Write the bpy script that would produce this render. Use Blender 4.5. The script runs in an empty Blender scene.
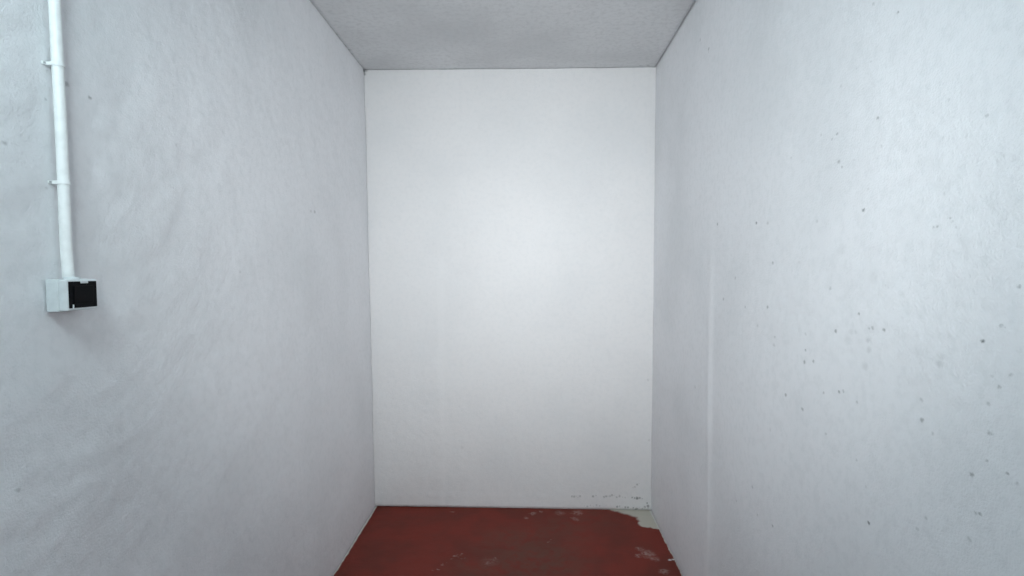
import bpy, bmesh, math
from mathutils import Vector, Matrix, noise

# ------------------------------------------------------------------ camera, world, lights, exposure
S = bpy.context.scene
COL = S.collection
F = 560.0                                   # focal length in pixels of the 1024 wide frame
CAM_H = 1.38
PITCH, YAW = math.atan(18 / F), math.atan(13 / F)
cam_data = bpy.data.cameras.new('camera')
cam = bpy.data.objects.new('camera', cam_data)
COL.objects.link(cam)
cam_data.sensor_fit = 'HORIZONTAL'
cam_data.sensor_width = 36.0
cam_data.lens = 36.0 * F / 1024.0
cam_data.clip_start = 0.02
cam.location = (0, 0, CAM_H)
cam.rotation_euler = (math.pi / 2 - PITCH, 0, YAW)
S.camera = cam

S.view_settings.view_transform = 'Standard'
S.view_settings.look = 'None'
S.view_settings.gamma = 1
S.view_settings.use_curve_mapping = False
S.view_settings.exposure = 0.0

world = bpy.data.worlds.new('daylight')
S.world = world
world.use_nodes = True
wb = world.node_tree.nodes['Background']
wb.inputs[0].default_value = (0.80, 0.93, 1.0, 1)
wb.inputs[1].default_value = 0.20           # overcast daylight of the open front of the room

ADDED_LAMP_POS = (-0.55, 0.26, 2.02)              # added unseen globe lamp, placed to fit the walls' brightness; its own light is in its builder
LAMP_E = 25.0
LAMP_R = 0.135
LAMP_C = (0.78, 0.965, 1.0)

ADDED_PANEL = (0.02, -0.25, 1.52)                 # added unseen panel behind the viewer, beam fitted to brighten the back wall
ld = bpy.data.lights.new('added_panel_light', 'AREA')
ld.shape = 'SQUARE'; ld.size = 0.30; ld.spread = math.radians(70)
ld.energy = 10.0
ld.color = (0.96, 0.99, 1.0)
added_panel_light = bpy.data.objects.new('added_panel_light', ld)
COL.objects.link(added_panel_light)
added_panel_light.location = ADDED_PANEL
added_panel_light.rotation_euler = (math.pi / 2, 0, 0)

# ------------------------------------------------------------------ measuring
RM = cam.rotation_euler.to_matrix()
CP = Vector((0, 0, CAM_H))
def ray(px, py):
    return (RM @ Vector(((px - 512) / F, -(py - 288) / F, -1))).normalized()
def hit(px, py, p0, n):
    d = ray(px, py)
    return CP + d * ((Vector(p0) - CP).dot(n) / d.dot(n))

def on_z(px, py, z): return hit(px, py, (0, 0, z), Vector((0, 0, 1)))
def on_y(px, py, y): return hit(px, py, (0, y, 0), Vector((0, 1, 0)))
BLc, BRc = on_z(375, 507, 0), on_z(651, 510, 0)
TLc, TRc = on_y(364, 71, BLc.y), on_y(656, 67, BRc.y)
H = (TLc.z + TRc.z) / 2
TLc.z = TRc.z = H
Y0 = -2.3
def along(c, q, y):                          # the wall's line through the corner and a second point, run on to depth y
    return c + (q - c) * ((y - c.y) / (q.y - c.y))
fLb = along(BLc, on_z(333, 576, 0), Y0); fRb = along(BRc, on_z(683, 576, 0), Y0)
fLt = along(TLc, on_z(309, 0, H), Y0); fRt = along(TRc, on_z(697, 0, H), Y0)
print('CORNERS', BLc, BRc, TLc, TRc, fLb, fRb, fLt, fRt)
nL = (BLc - fLb).cross(TLc - fLb).normalized()
nR = (BRc - fRb).cross(TRc - fRb).normalized()
nB = (BRc - BLc).cross(TLc - BLc).normalized()
if nL.x < 0: nL = -nL
if nR.x > 0: nR = -nR
if nB.y > 0: nB = -nB
def onL(px, py): return hit(px, py, fLb, nL)
def onR(px, py): return hit(px, py, fRb, nR)
def onB(px, py): return hit(px, py, BLc, nB)
def onF(px, py): return hit(px, py, (0, 0, 0), Vector((0, 0, 1)))
def onC(px, py): return hit(px, py, (0, 0, H), Vector((0, 0, 1)))

# ------------------------------------------------------------------ materials
class Nodes:
    def __init__(s, name, rough=0.8):
        s.m = bpy.data.materials.new(name); s.m.use_nodes = True
        s.t = s.m.node_tree; s.n = s.t.nodes; s.l = s.t.links
        s.b = s.n['Principled BSDF']; s.b.inputs['Roughness'].default_value = rough
        s.co = s.n.new('ShaderNodeTexCoord').outputs['Object']
    def put(s, sock, v):
        if hasattr(v, 'is_linked'): s.l.new(v, sock)
        elif v is not None: sock.default_value = v
    def noise(s, scale, detail=3, rough=0.5, vec=None, sc=None, col=False):
        if sc:
            mp = s.n.new('ShaderNodeMapping'); s.l.new(vec or s.co, mp.inputs[0]); mp.inputs['Scale'].default_value = sc
            vec = mp.outputs[0]
        x = s.n.new('ShaderNodeTexNoise'); s.l.new(vec or s.co, x.inputs['Vector'])
        x.inputs['Scale'].default_value = scale; x.inputs['Detail'].default_value = detail
        x.inputs['Roughness'].default_value = rough
        return x.outputs['Color' if col else 'Fac']
    def math(s, op, a, b=None, clamp=False):
        x = s.n.new('ShaderNodeMath'); x.operation = op; x.use_clamp = clamp
        s.put(x.inputs[0], a); s.put(x.inputs[1], b)
        return x.outputs[0]
    def vmath(s, op, a, b=None):
        x = s.n.new('ShaderNodeVectorMath'); x.operation = op
        s.put(x.inputs[0], a); s.put(x.inputs[1], b)
        return x
    def ramp(s, v, a, b, lo=0.0, hi=1.0, smooth=True):
        x = s.n.new('ShaderNodeMapRange'); s.put(x.inputs[0], v)
        if smooth: x.interpolation_type = 'SMOOTHSTEP'
        for i, k in ((1, a), (2, b), (3, lo), (4, hi)): x.inputs[i].default_value = k
        return x.outputs[0]
    def mix(s, f, a, b):
        x = s.n.new('ShaderNodeMix'); x.data_type = 'RGBA'
        s.put(x.inputs[0], f)
        s.put(x.inputs[6], a if hasattr(a, 'is_linked') else (*a, 1))
        s.put(x.inputs[7], b if hasattr(b, 'is_linked') else (*b, 1))
        return x.outputs[2]
    def warp(s, amount, scale):
        c = s.noise(scale, 2, col=True)
        a = s.vmath('SUBTRACT', c, (0.5, 0.5, 0.5)).outputs[0]
        k = s.vmath('SCALE', a); k.inputs['Scale'].default_value = amount
        return s.vmath('ADD', s.co, k.outputs[0]).outputs[0]
    def spots(s, spots, vec):
        """union of round stains: [(point, radius, strength)] -> mask"""
        acc = None
        for p, r, w in spots:
            d = s.vmath('DISTANCE', vec, tuple(p)).outputs['Value']
            v = s.ramp(d, r * 0.25, r * 1.25, w, 0.0)
            acc = v if acc is None else s.math('MAXIMUM', acc, v)
        return acc
    def sep(s):
        x = s.n.new('ShaderNodeSeparateXYZ'); s.l.new(s.co, x.inputs[0]); return x.outputs
    def bump(s, h, dist, strength=1.0, nrm=None):
        x = s.n.new('ShaderNodeBump'); s.put(x.inputs['Height'], h)
        x.inputs['Distance'].default_value = dist; x.inputs['Strength'].default_value = strength
        if nrm: s.l.new(nrm, x.inputs['Normal'])
        s.l.new(x.outputs[0], s.b.inputs['Normal'])
        return x.outputs[0]
    def color(s, c): s.put(s.b.inputs['Base Color'], c if hasattr(c, 'is_linked') else (*c, 1))

WHITE = (0.885, 0.89, 0.915)

def px_spots(lst, f):
    out = []
    for px, py, r, w in lst:
        p = f(px, py)
        depth = (p - CP).dot(ray(512, 288))
        out.append((p, r * depth / F, w))
    return out

def plaster(name, spots=None, streaks=(), squash=1.0, mottle=0.20, coarse=0.0, grey=(0.66, 0.68, 0.70), white=WHITE, patch=0.35):
    k = Nodes(name, 0.75)
    big = k.ramp(k.noise(1.6, 4, 0.55), 0.40, 0.72, 0, patch)
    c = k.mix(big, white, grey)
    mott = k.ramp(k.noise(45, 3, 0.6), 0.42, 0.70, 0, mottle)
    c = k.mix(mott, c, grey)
    if spots:
        w = k.vmath('MULTIPLY', k.warp(0.007, 120), (1, squash, 1)).outputs[0]      # stains are longer along the wall
        m = k.spots([(Vector((p.x, p.y * squash, p.z)), r * 1.0, min(1, w_ * (1.0 if r < .02 else .6))) for p, r, w_ in spots], w)
        c = k.mix(m, c, (0.10, 0.11, 0.11))
    for axis, centre, width, z0, z1, col, amt in streaks:     # vertical paint seams
        o = k.sep()
        wob = k.math('MULTIPLY', k.math('SUBTRACT', k.noise(2.5, 2), 0.5), 0.03)
        d = k.math('ABSOLUTE', k.math('SUBTRACT', k.math('ADD', o[axis], wob), centre))
        m = k.math('MULTIPLY', k.ramp(d, width * .3, width, amt, 0), k.ramp(o[2], z0, z1, 1, 0))
        c = k.mix(m, c, col)
    k.color(c)
    fine = k.noise(210, 3, 0.65)
    mid = k.noise(28, 4, 0.6)
    n = k.bump(mid, 0.0035 + 0.001 * coarse, 0.45)
    k.bump(fine, 0.0016, 0.8, n)
    return k.m

RS = [(896,13,2.2,.8),(872,4,2.6,.35),(856,68,2,.2),(869,62,1.8,.3),(877,118,2,.6),(836,134,2,.45),(831,139,2,.25),
 (955,55,2,.3),(947,100,2.4,.35),(980,96,2.2,.25),(984,116,3,.4),(979,116,2,.2),(941,138,2.4,.3),(881,146,2.2,.25),(840,86,2,.15),
 (717,224,1.8,.45),(756,223,2,.6),(767,223,2.4,.2),(772,263,2,.45),(735,278,1.8,.25),(723,299,2,.35),(816,221,2,.3),
 (838,162,2.4,.4),(790,158,1.8,.25),(829,288,2.4,.3),(708,49,2,.45),(700,40,1.8,.25),(820,135,2,.25),(708,52,1.2,.3),
 (862,210,2.4,.95),(867,189,2.2,.3),(841,167,1.8,.3),(1001,155,2.6,.4),(942,194,2.6,.3),(949,218,2,.4),(951,222,2,.4),
 (932,228,2,.35),(936,226,2,.4),(955,228,2,.25),(853,160,1.6,.2),(884,285,1.8,.4),(887,287,1.8,.4),(1018,287,2.4,.4),
 (872,278,7,.08),(840,250,7,.06),(767,307,2,.5),(745,307,1.6,.3),(835,331,2,.6),(805,350,1.8,.5),(804,362,2.2,.5),
 (813,361,2,.4),(838,392,2.2,.65),(842,391,2,.5),(823,393,1.8,.3),(785,395,2.2,.45),(802,409,2.2,.4),(773,345,2.4,.25),
 (774,337,2,.25),(757,326,2,.2),(695,387,2,.2),(805,334,2,.2),(825,434,2,.25),(858,314,2,.5),(868,328,2,.4),(872,328,2.2,.45),
 (883,330,2.3,.55),(855,332,2.5,.15),(867,340,3,.2),(981,341,2.8,.95),(1000,326,2.6,.45),(1003,327,2,.3),(1009,375,2.8,.6),
 (998,387,2.6,.4),(991,376,2.4,.2),(987,404,2.4,.3),(939,364,5,.18),(940,357,5,.12),(920,400,2.6,.3),(921,420,2.8,.5),
 (856,402,2,.3),(988,433,2.4,.4),(991,434,2,.3),(864,366,5,.14),(868,350,4,.14),(932,434,2,.3),(847,340,6,.08),(850,332,4,.10),
 (772,526,2,.4),(752,487,1.8,.25),(757,515,1.8,.2),(736,501,1.8,.2),(868,523,2.2,.85),(971,475,2.6,.55),(975,513,2.2,.5),
 (979,514,2.4,.55),(986,461,2.2,.35),(1006,473,2.2,.45),(1016,484,2.4,.25),(925,518,2.4,.25),(856,460,2,.25),
 (865,487,1.8,.2),(917,529,2.4,.2),(968,539,2.8,.25),(798,262,1.6,.2),(848,298,1.6,.15),(770,430,1.8,.15)]
LS = [(90,98,2,.5),(66,84,3.2,.35),(47,99,2,.4),(48,188,2,.4),(311,211,1.8,.3),(315,212,2,.35),(5,143,3,.35),(176,145,1.8,.15),(17,490,3,.25),(240,272,1.6,.2)]
def dash(x0, x1, y0, y1, r, w, n=4, jit=.5):
    return [(x0 + (x1 - x0) * i / n, y0 + (y1 - y0) * i / n + jit * math.sin(i * 2.7 + x0), r * (.8 + .3 * math.sin(i * 1.9 + x0)), w) for i in range(n + 1)]
BS = dash(572,580,496.2,496.6,1.3,.45) + dash(593,596,496,496,1.3,.5,1) + dash(604,612,496.5,495.5,1.3,.5) + dash(614,625,496,497,1.4,.38,4,.9) + \
     dash(632,642,497.5,498,1.7,.9,4,.5) + dash(633,639,488,483,1.2,.45,3) + dash(617,636,506,508.5,1.3,.6,7,.5) + dash(637,650,508,507,1.3,.45,5,.8) + \
     dash(647,648.5,503,508,1.6,.8,2) + dash(584,606,506,505,1.1,.35,7,.6) + [(462,448,2,.10),(648,380,1.5,.15),(649,440,1.5,.2)]
GAP = [(363.5,70.5,2.8,.8),(364,74,2,.55),(366,70,2,.5)]

m_left = plaster('painted_plaster_left', px_spots(LS + GAP, onL), coarse=1.5, squash=.75)
ridge = onR(709, 420)
m_right = plaster('painted_plaster_right', px_spots(RS, onR), streaks=[(1, ridge.y, 0.055, 1.05, 1.75, (0.93, 0.935, 0.955), .45)], squash=.72)
seam = onB(441, 380)
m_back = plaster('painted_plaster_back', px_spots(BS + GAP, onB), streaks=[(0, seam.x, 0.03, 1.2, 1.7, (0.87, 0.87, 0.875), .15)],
                 white=(0.795, 0.792, 0.797))  # same wall paint, set darker than the sides to even out the lighting
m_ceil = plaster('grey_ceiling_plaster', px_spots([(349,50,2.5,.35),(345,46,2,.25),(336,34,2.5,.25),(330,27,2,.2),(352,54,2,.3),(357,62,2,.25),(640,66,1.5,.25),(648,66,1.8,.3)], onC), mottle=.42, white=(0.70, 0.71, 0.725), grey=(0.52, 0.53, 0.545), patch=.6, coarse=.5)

# floor: red paint, worn brown patch, bare cement in the back right corner, white paint spatter at the walls
k = Nodes('red_painted_cement', 0.8)
k.b.inputs['Specular IOR Level'].default_value = 0.22
red = k.mix(k.ramp(k.noise(5, 4, .6), .35, .7), (0.205, 0.036, 0.025), (0.155, 0.035, 0.025))
w = k.warp(0.10, 9)
worn = k.spots(px_spots([(535,560,62,.75),(520,545,50,.6),(560,530,40,.45),(590,520,34,.35),(475,570,34,.5),(600,500,26,.4)], onF), w)
red = k.mix(k.math('MULTIPLY', worn, k.ramp(k.noise(14, 4, .65), .30, .60)), red, (0.125, 0.060, 0.045))
red = k.mix(k.ramp(k.noise(70, 3, .6), .60, .80, 0, .35), red, (0.06, 0.022, 0.018))
w2 = k.warp(0.05, 30)
scuff = k.spots(px_spots([(648,554,8,.45),(641,549,5,.35),(655,559,5,.35),(664,572,6,.45),(638,556,4,.3),(490,562,9,.14),(533,514,4,.40),(541,512,2.5,.7),
    (560,513,6,.25),(577,513,6,.40),(575,519,4,.30),(526,518,3,.35),(452,512,2.5,.35),(350,549,2,.3)]
    + dash(432,462,572,553,2.2,.38,6,1.2) + dash(484,496,566,558,2.2,.28,3,1) + dash(548,554,541,537,1.6,.45,2,.3) + dash(455,463,556,558,2,.3,2), onF), w2)
red = k.mix(k.math('MULTIPLY', scuff, k.ramp(k.noise(60, 4, .7), .35, .60)), red, (0.52, 0.44, 0.40))
w3 = k.warp(0.012, 60)
bare = k.spots(px_spots([(640,511,18,1),(628,509,15,1),(650,519,15,1),(646,524,9,1),(656,526,8,1),(616,508,11,.7)], onF), w3)
c = k.mix(k.ramp(bare, .15, .6), red, (0.56, 0.54, 0.47))
o = k.sep()
wob = k.math('MULTIPLY', k.noise(22, 4, .7), 0.018)
dl = k.math('ADD', k.math('ADD', o[0], k.math('MULTIPLY', o[1], 0.0025)), 0.864)     # distance from the left wall's foot
dr = k.math('SUBTRACT', k.math('ADD', k.math('MULTIPLY', o[1], 0.005), 0.708), o[0])
edge = k.math('MAXIMUM', k.ramp(k.math('SUBTRACT', dl, wob), -0.001, 0.003, 1, 0), k.ramp(k.math('SUBTRACT', dr, wob), -0.001, 0.003, 1, 0))
c = k.mix(edge, c, (0.62, 0.60, 0.58))
chip = k.spots(px_spots([(670,560,2.2,1),(673,559.5,1.8,1)], onF), w3)
c = k.mix(chip, c, (0.75, 0.73, 0.72))
k.color(c)
n = k.bump(k.noise(18, 5, .6), 0.006, .5)
k.bump(k.noise(120, 3, .6), 0.002, .6, n)
m_floor = k.m

def plain(name, col, rough, scale=60, amt=.12, bump=.0006):
    k = Nodes(name, rough)
    dark = tuple(v * .8 for v in col)
    k.color(k.mix(k.ramp(k.noise(scale, 3), .4, .7, 0, amt * 3), col, dark))
    k.bump(k.noise(scale * 4, 2), bump, .4)
    return k.m
m_pvc = plain('white_plastic_conduit', (0.90, 0.93, 0.93), .35)
m_box = plain('off_white_plastic', (0.70, 0.75, 0.77), .45)
m_black = plain('black_plastic', (0.002, 0.0025, 0.004), .6)
m_black.node_tree.nodes['Principled BSDF'].inputs['Specular IOR Level'].default_value = 0.12
m_dark = plain('dark_void_cement', (0.10, 0.10, 0.10), .9)
m_metal = plain('added_globe_mount', (0.75, 0.76, 0.77), .4)
m_screw = plain('zinc_screw', (0.45, 0.46, 0.47), .35)
k = Nodes('added_globe_glass', .3)
k.color((0.9, 0.95, 1)); k.b.inputs['Emission Color'].default_value = (*LAMP_C, 1); k.b.inputs['Emission Strength'].default_value = LAMP_E
m_tube = k.m

# ------------------------------------------------------------------ mesh helpers
def link(name, bm, mat, parent=None, smooth=False):
    me = bpy.data.meshes.new(name)
    bmesh.ops.recalc_face_normals(bm, faces=bm.faces) if not getattr(bm, 'keep', False) else None
    bm.to_mesh(me); bm.free()
    me.materials.append(mat)
    if smooth:
        for p in me.polygons: p.use_smooth = True
    o = bpy.data.objects.new(name, me); COL.objects.link(o)
    if parent: o.parent = parent
    return o
def struct(o): o['kind'] = 'structure'; return o

def slab(name, c00, c10, c11, c01, nu, nv, mat, n, relief, thick=0.14):
    """wall/floor/ceiling: a relief grid facing n (into the room) with a flat back and closed rim"""
    bm = bmesh.new()
    g = []
    for j in range(nv + 1):
        row = []
        for i in range(nu + 1):
            u, v = i / nu, j / nv
            p = c00.lerp(c10, u).lerp(c01.lerp(c11, u), v)
            row.append(bm.verts.new(p + n * relief(p, u, v)))
        g.append(row)
    for j in range(nv):
        for i in range(nu):
            bm.faces.new((g[j][i], g[j][i+1], g[j+1][i+1], g[j+1][i]))
    rim = [g[0][i] for i in range(nu + 1)] + [g[j][nu] for j in range(1, nv + 1)] + \
          [g[nv][i] for i in range(nu - 1, -1, -1)] + [g[j][0] for j in range(nv - 1, 0, -1)]
    back = [bm.verts.new(v.co - n * (thick + 0.0)) for v in rim]
    for a in range(len(rim)):
        b = (a + 1) % len(rim)
        bm.faces.new((rim[a], back[a], back[b], rim[b]))
    bm.faces.new(back)
    o = link(name, bm, mat)
    me = o.data
    nf = nu * nv
    for p in me.polygons[:nf]: p.use_smooth = True
    return struct(o)

def fb(p, s, seed=0.0):
    return noise.noise(Vector((p.x * s + seed, p.y * s, p.z * s)))

def relief_left(p, u, v):
    nr = 1 + 1.0 * max(0.0, min(1.0, (2.0 - p.y) / 1.0))
    a = 0.0024 * fb(p, 4) + nr * (0.0016 * fb(p, 10, 3) + 0.0012 * fb(p, 26, 7))
    # trowel ridges running diagonally, strongest near the front of the wall
    q = Vector((p.y * 0.9 + p.z * 0.5, p.z * 2.2 - p.y * 1.0, 0)) * 9
    near = max(0.0, min(1.0, (2.0 - p.y) / 1.3))
    low = 0.5 + 0.5 * max(0, min(1, (1.6 - p.z) / .6))
    a += 0.0045 * near * low * (abs(noise.noise(q)) - .2)
    # raised step below the box imitating the edge of its diagonal shadow
    d = (p.y - 1.10) - (1.27 - p.z) * 0.42
    if p.z < 1.27:
        a += 0.0045 / (1 + math.exp(max(-40, min(40, d / 0.012)))) * min(1, (1.27 - p.z) / .1) * max(0, 1 - max(0, (0.95 - p.z)) / .25)
    return a
def relief_right(p, u, v):
    a = 0.0020 * fb(p, 3, 11) + 0.0010 * fb(p, 10, 5) + 0.0004 * fb(p, 24, 2)
    t = (p.y + 0.012 * math.sin(p.z * 4) - ridge.y) / 0.028
    a += 0.0055 * math.exp(-t * t) * max(0, min(1, (1.55 - p.z) / .6))
    # shallow trowel strokes
    for zc, yc, L, sl in ((1.235, 1.55, .16, .30), (1.26, 1.70, .22, .22), (1.30, 1.42, .14, -.1), (1.20, 1.30, .2, .25), (1.28, 1.15, .2, .1)):
        e = (p.z - zc - (p.y - yc) * sl) / 0.008
        f = (p.y - yc) / L
        if abs(e) < 4 and abs(f) < 3: a += 0.0012 * math.exp(-e * e - f * f)
    return a
def relief_back(p, u, v):
    a = 0.0022 * fb(p, 3, 21) + 0.0012 * fb(p, 9, 8) + 0.0008 * fb(p, 25, 4)
    t = (p.x - seam.x) / 0.02
    a += 0.0012 * math.exp(-t * t) * max(0, min(1, (1.7 - p.z) / .6))
    if v < 0.03: a += 0.004 * abs(fb(p, 20, 1))              # lumpy foot of the render
    return a
def relief_floor(p, u, v):
    return 0.003 * fb(p, 3, 31) + 0.001 * fb(p, 15, 9) + 0.0006 * fb(p, 40, 2)
def relief_ceil(p, u, v):
    return 0.003 * fb(p, 4, 41) + 0.0012 * fb(p, 14, 6) + 0.0006 * fb(p, 35, 3)

UP = Vector((0, 0, 1))
ext = Vector((0, 0.0, 0.0))
slab('wall_left', fLb - UP*.0, BLc + Vector((0,.0,0)), TLc + Vector((0,0,.03)), fLt + Vector((0,0,.03)), 330, 170, m_left, nL, relief_left)
slab('wall_right', fRb, BRc, TRc + Vector((0,0,.03)), fRt + Vector((0,0,.03)), 330, 170, m_right, nR, relief_right)
bx = Vector((0.14, -0.0035, 0))
slab('wall_back', BLc - bx + UP*.006, BRc + bx, TRc + bx + UP*.03, TLc - bx + UP*.03, 130, 180, m_back, nB, relief_back)
# ceiling plaster stops a few millimetres short of the walls, leaving an open shrinkage crack
def edge_in(a, d): return a + Vector(d)
GL, GR, GB = .0005, .005, .0015
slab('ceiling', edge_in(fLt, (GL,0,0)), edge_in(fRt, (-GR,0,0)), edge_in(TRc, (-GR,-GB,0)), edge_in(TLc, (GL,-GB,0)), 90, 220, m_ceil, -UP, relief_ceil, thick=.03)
slab('floor', fLb - Vector((.14,0,0)), fRb + Vector((.14,0,0)), BRc + Vector((.14,.14,0)), BLc + Vector((-.14,.14,0)), 100, 260, m_floor, UP, relief_floor, thick=.12)

def box_bm(lo, hi, bevel=0.0, seg=2, bm=None, mat=None):
    bm = bm or bmesh.new()
    M = Matrix.Translation((Vector(lo) + Vector(hi)) / 2) @ Matrix.Diagonal((*(Vector(hi) - Vector(lo)), 1))
    if mat: M = mat @ M
    r = bmesh.ops.create_cube(bm, size=1, matrix=M)
    if bevel:
        es = {e for v in r['verts'] for e in v.link_edges}
        bmesh.ops.bevel(bm, geom=list(es), offset=bevel, segments=seg, affect='EDGES', profile=.6)
    return bm
slabtop = link('ceiling', box_bm((-1.2, Y0, H + .03), (1.0, 3.42, H + .15)), m_dark); struct(slabtop)  # roof slab above the plaster, its dark colour backing the shrinkage crack
slabtop.name = 'ceiling_slab_1'

def cyl(bm, a, b, r, seg=24):
    a, b = Vector(a), Vector(b); d = b - a
    M = Matrix.Translation((a + b) / 2) @ d.to_track_quat('Z', 'Y').to_matrix().to_4x4()
    return bmesh.ops.create_cone(bm, cap_ends=True, segments=seg, radius1=r, radius2=r, depth=d.length, matrix=M)

def empty(name, loc, label, cat, group=None):
    o = bpy.data.objects.new(name, None); COL.objects.link(o); o.location = loc; o.empty_display_size = .05
    o['label'] = label; o['category'] = cat
    if group: o['group'] = group
    return o

# ------------------------------------------------------------------ switch box on the left wall (local x out of the wall, y along it, z up)
near = onL(44.8, 296)
wy = (BLc - fLb).normalized(); wz = UP.copy(); wx = nL
wz = (wx.cross(wy)).normalized()
if wz.z < 0: wz = -wz
def wall_frame(origin):
    M = Matrix.Identity(4)
    for i, a in enumerate((wx, wy, wz)):
        for r in range(3): M[r][i] = a[r]
    M.translation = origin
    return M
BH, BD, BW = 0.060, 0.040, 0.076
root = empty('switch_box', (0, 0, 0), 'small white box with a black face on the left wall below the conduit', 'switch box')
root.matrix_world = wall_frame(near)
EMB = 0.001
bm = box_bm((EMB, 0, -BH/2), (BD*.62, BW, BH/2), .003, 3)
link('back_box', bm, m_box, root)
bm = box_bm((BD*.62 - .001, .0012, -BH/2 + .0012), (BD, BW - .0012, BH/2 - .0012), .0035, 3)
cover = link('cover', bm, m_box, root)
# black face set into the cover: square insert with a rocker and a small notch at top and bottom
bm = box_bm((BD - .004, .0045, -BH/2 + .006), (BD + .0012, BW - .004, BH/2 - .0045), .0015, 2)
face = link('face_plate', bm, m_black, root); face['label'] = 'black square face plate'
bm = box_bm((BD + .0006, .014, -BH/2 + .014), (BD + .0030, BW - .014, BH/2 - .013), .0012, 2)
bm.verts.ensure_lookup_table()
for v in bm.verts:
    v.co.x += 0.0012 * (v.co.z / (BH / 2))
link('rocker', bm, m_black, face)
bm = box_bm((BD - .003, BW*.42, BH/2 - .0085), (BD + .0022, BW*.66, BH/2 - .003), .0008, 1)
t1 = link('latch', bm, m_box, root); t1['label'] = 'pale latch on the black face'
bm = box_bm((BD - .003, .0115, -BH/2 + .0045), (BD + .0020, .0150, -BH/2 + .013), .0008, 1)
t2 = link('latch', bm, m_box, root); t2['label'] = 'pale latch on the black face'
bm = bmesh.new(); cyl(bm, (0.022, BW*.47, BH/2 - .001), (0.022, BW*.47, BH/2 + .004), .0135)
link('cable_entry', bm, m_box, root)

# ------------------------------------------------------------------ conduit: gently bowed tube from box to ceiling, held by clips
R = 0.0095
OFF = R + 0.0055
def cond_pt(z):
    """point of the tube's axis at height z, following its slight bow and lean"""
    base = near + wy * (BW * .47) + wz * (BH / 2)
    t = z - base.z
    y = base.y - 0.0025 + 0.0015 * math.sin(t * 9)
    # solve x so that the axis keeps its distance from the wall plane
    d = (Vector((0, y, z)) - fLb).dot(nL)
    off = OFF + (0.0035 * max(0.0, 1 - t / .06))
    return Vector(((off - d) / nL.x, y, z))
z0 = near.z + BH / 2 - .002
zs = [z0 + (H - .004 - z0) * i / 60 for i in range(61)]
cr = empty('cable_conduit', cond_pt(z0), 'white plastic cable conduit running down the left wall from the ceiling to the switch box', 'conduit')
org = cr.location.copy()
def tube_bm(pts, r, seg=20):
    bm = bmesh.new(); rings = []
    for i, p in enumerate(pts):
        d = (pts[min(i+1, len(pts)-1)] - pts[max(i-1, 0)]).normalized()
        a = d.cross(Vector((0, 1, 0))).normalized(); b = d.cross(a)
        rings.append([bm.verts.new(p - org + (a * math.cos(2*math.pi*q/seg) + b * math.sin(2*math.pi*q/seg)) * r) for q in range(seg)])
    for i in range(len(rings) - 1):
        for q in range(seg):
            bm.faces.new((rings[i][q], rings[i][(q+1) % seg], rings[i+1][(q+1) % seg], rings[i+1][q]))
    bm.faces.new(rings[0]); bm.faces.new(rings[-1])
    return bm
link('tube', tube_bm([cond_pt(z) for z in zs], R), m_pvc, cr, smooth=True)
# coupling sleeve just under the upper clip is only a hair wider than the tube
def clip_at(px, py):
    p = onL(px, py)
    c = cond_pt(p.z); M = wall_frame(c - org)
    bm = bmesh.new()
    # band: half ring around the tube that runs into two flat ears on the wall
    prof = []
    ro, ri, hw = R + .0016, R - .0004, .003
    outer = [(-OFF, ro + .0065), (-OFF + .002, ro + .0065), (-OFF + .002, ro)] + [(ro*math.sin(a), ro*math.cos(a)) for a in [math.pi*t/16 for t in range(17)]] + \
            [(-OFF + .002, -ro), (-OFF + .002, -ro - .0065), (-OFF, -ro - .0065)]
    inner = [(-OFF, -ri)] + [(ri*math.sin(a), ri*math.cos(a)) for a in [math.pi*(1 - t/16) for t in range(17)]] + [(-OFF, ri)]
    pr = outer + inner
    lo = [bm.verts.new(M @ Vector((x, y, -hw))) for x, y in pr]
    hi = [bm.verts.new(M @ Vector((x, y, hw))) for x, y in pr]
    n = len(pr)
    for i in range(n): bm.faces.new((lo[i], lo[(i+1) % n], hi[(i+1) % n], hi[i]))
    bm.faces.new(lo[::-1]); bm.faces.new(hi)
    o = link('clip', bm, m_pvc, cr)
    for s in (1, -1):
        b2 = bmesh.new(); cyl(b2, M @ Vector((-OFF + .001, s*(ro + .0038), 0)), M @ Vector((-OFF + .0036, s*(ro + .0038), 0)), .0018, 12)
        link('screw', b2, m_screw, o)
clip_at(56, 68); clip_at(61, 184)

# ------------------------------------------------------------------ added globe lamp, out of view overhead, fitted to light the walls
lx, ly, lz = ADDED_LAMP_POS
lr = empty('added_globe_lamp', (lx, ly, H), 'added globe lamp out of view near the left wall, fitted to light the walls', 'lamp')
bm = bmesh.new(); bmesh.ops.create_uvsphere(bm, u_segments=32, v_segments=20, radius=LAMP_R, matrix=Matrix.Translation((0, 0, lz - H)))
link('globe', bm, m_tube, lr, smooth=True)
bm = bmesh.new(); cyl(bm, (0, 0, lz - H + LAMP_R * .9), (0, 0, -.02), .008); link('stem', bm, m_metal, lr)
bm = bmesh.new(); cyl(bm, (0, 0, -.03), (0, 0, .002), .055); link('canopy', bm, m_metal, lr)

# ------------------------------------------------------------------ added light panel and stand, unseen behind the viewer
px_, py_, pz_ = ADDED_PANEL
pl = empty('added_light_panel', (px_, py_ - .03, 0), 'added light panel on a stand, unseen behind the viewer, brightening the back wall', 'light panel')
link('housing', box_bm((-.17, -.035, pz_ - .17), (.17, .0, pz_ + .17), .008), m_black, pl)
d = link('diffuser', box_bm((-.155, -.002, pz_ - .155), (.155, .006, pz_ + .155), .003), m_pvc, pl)
bm = bmesh.new(); cyl(bm, (0, -.05, .12), (0, -.05, pz_ + .02), .011); link('pole', bm, m_black, pl)
for q in range(3):
    t = math.radians(90 + 120 * q)
    bm = bmesh.new(); cyl(bm, (0, -.05, .42), (.38 * math.cos(t), -.05 + .38 * math.sin(t), .006), .008); link('leg', bm, m_black, pl)
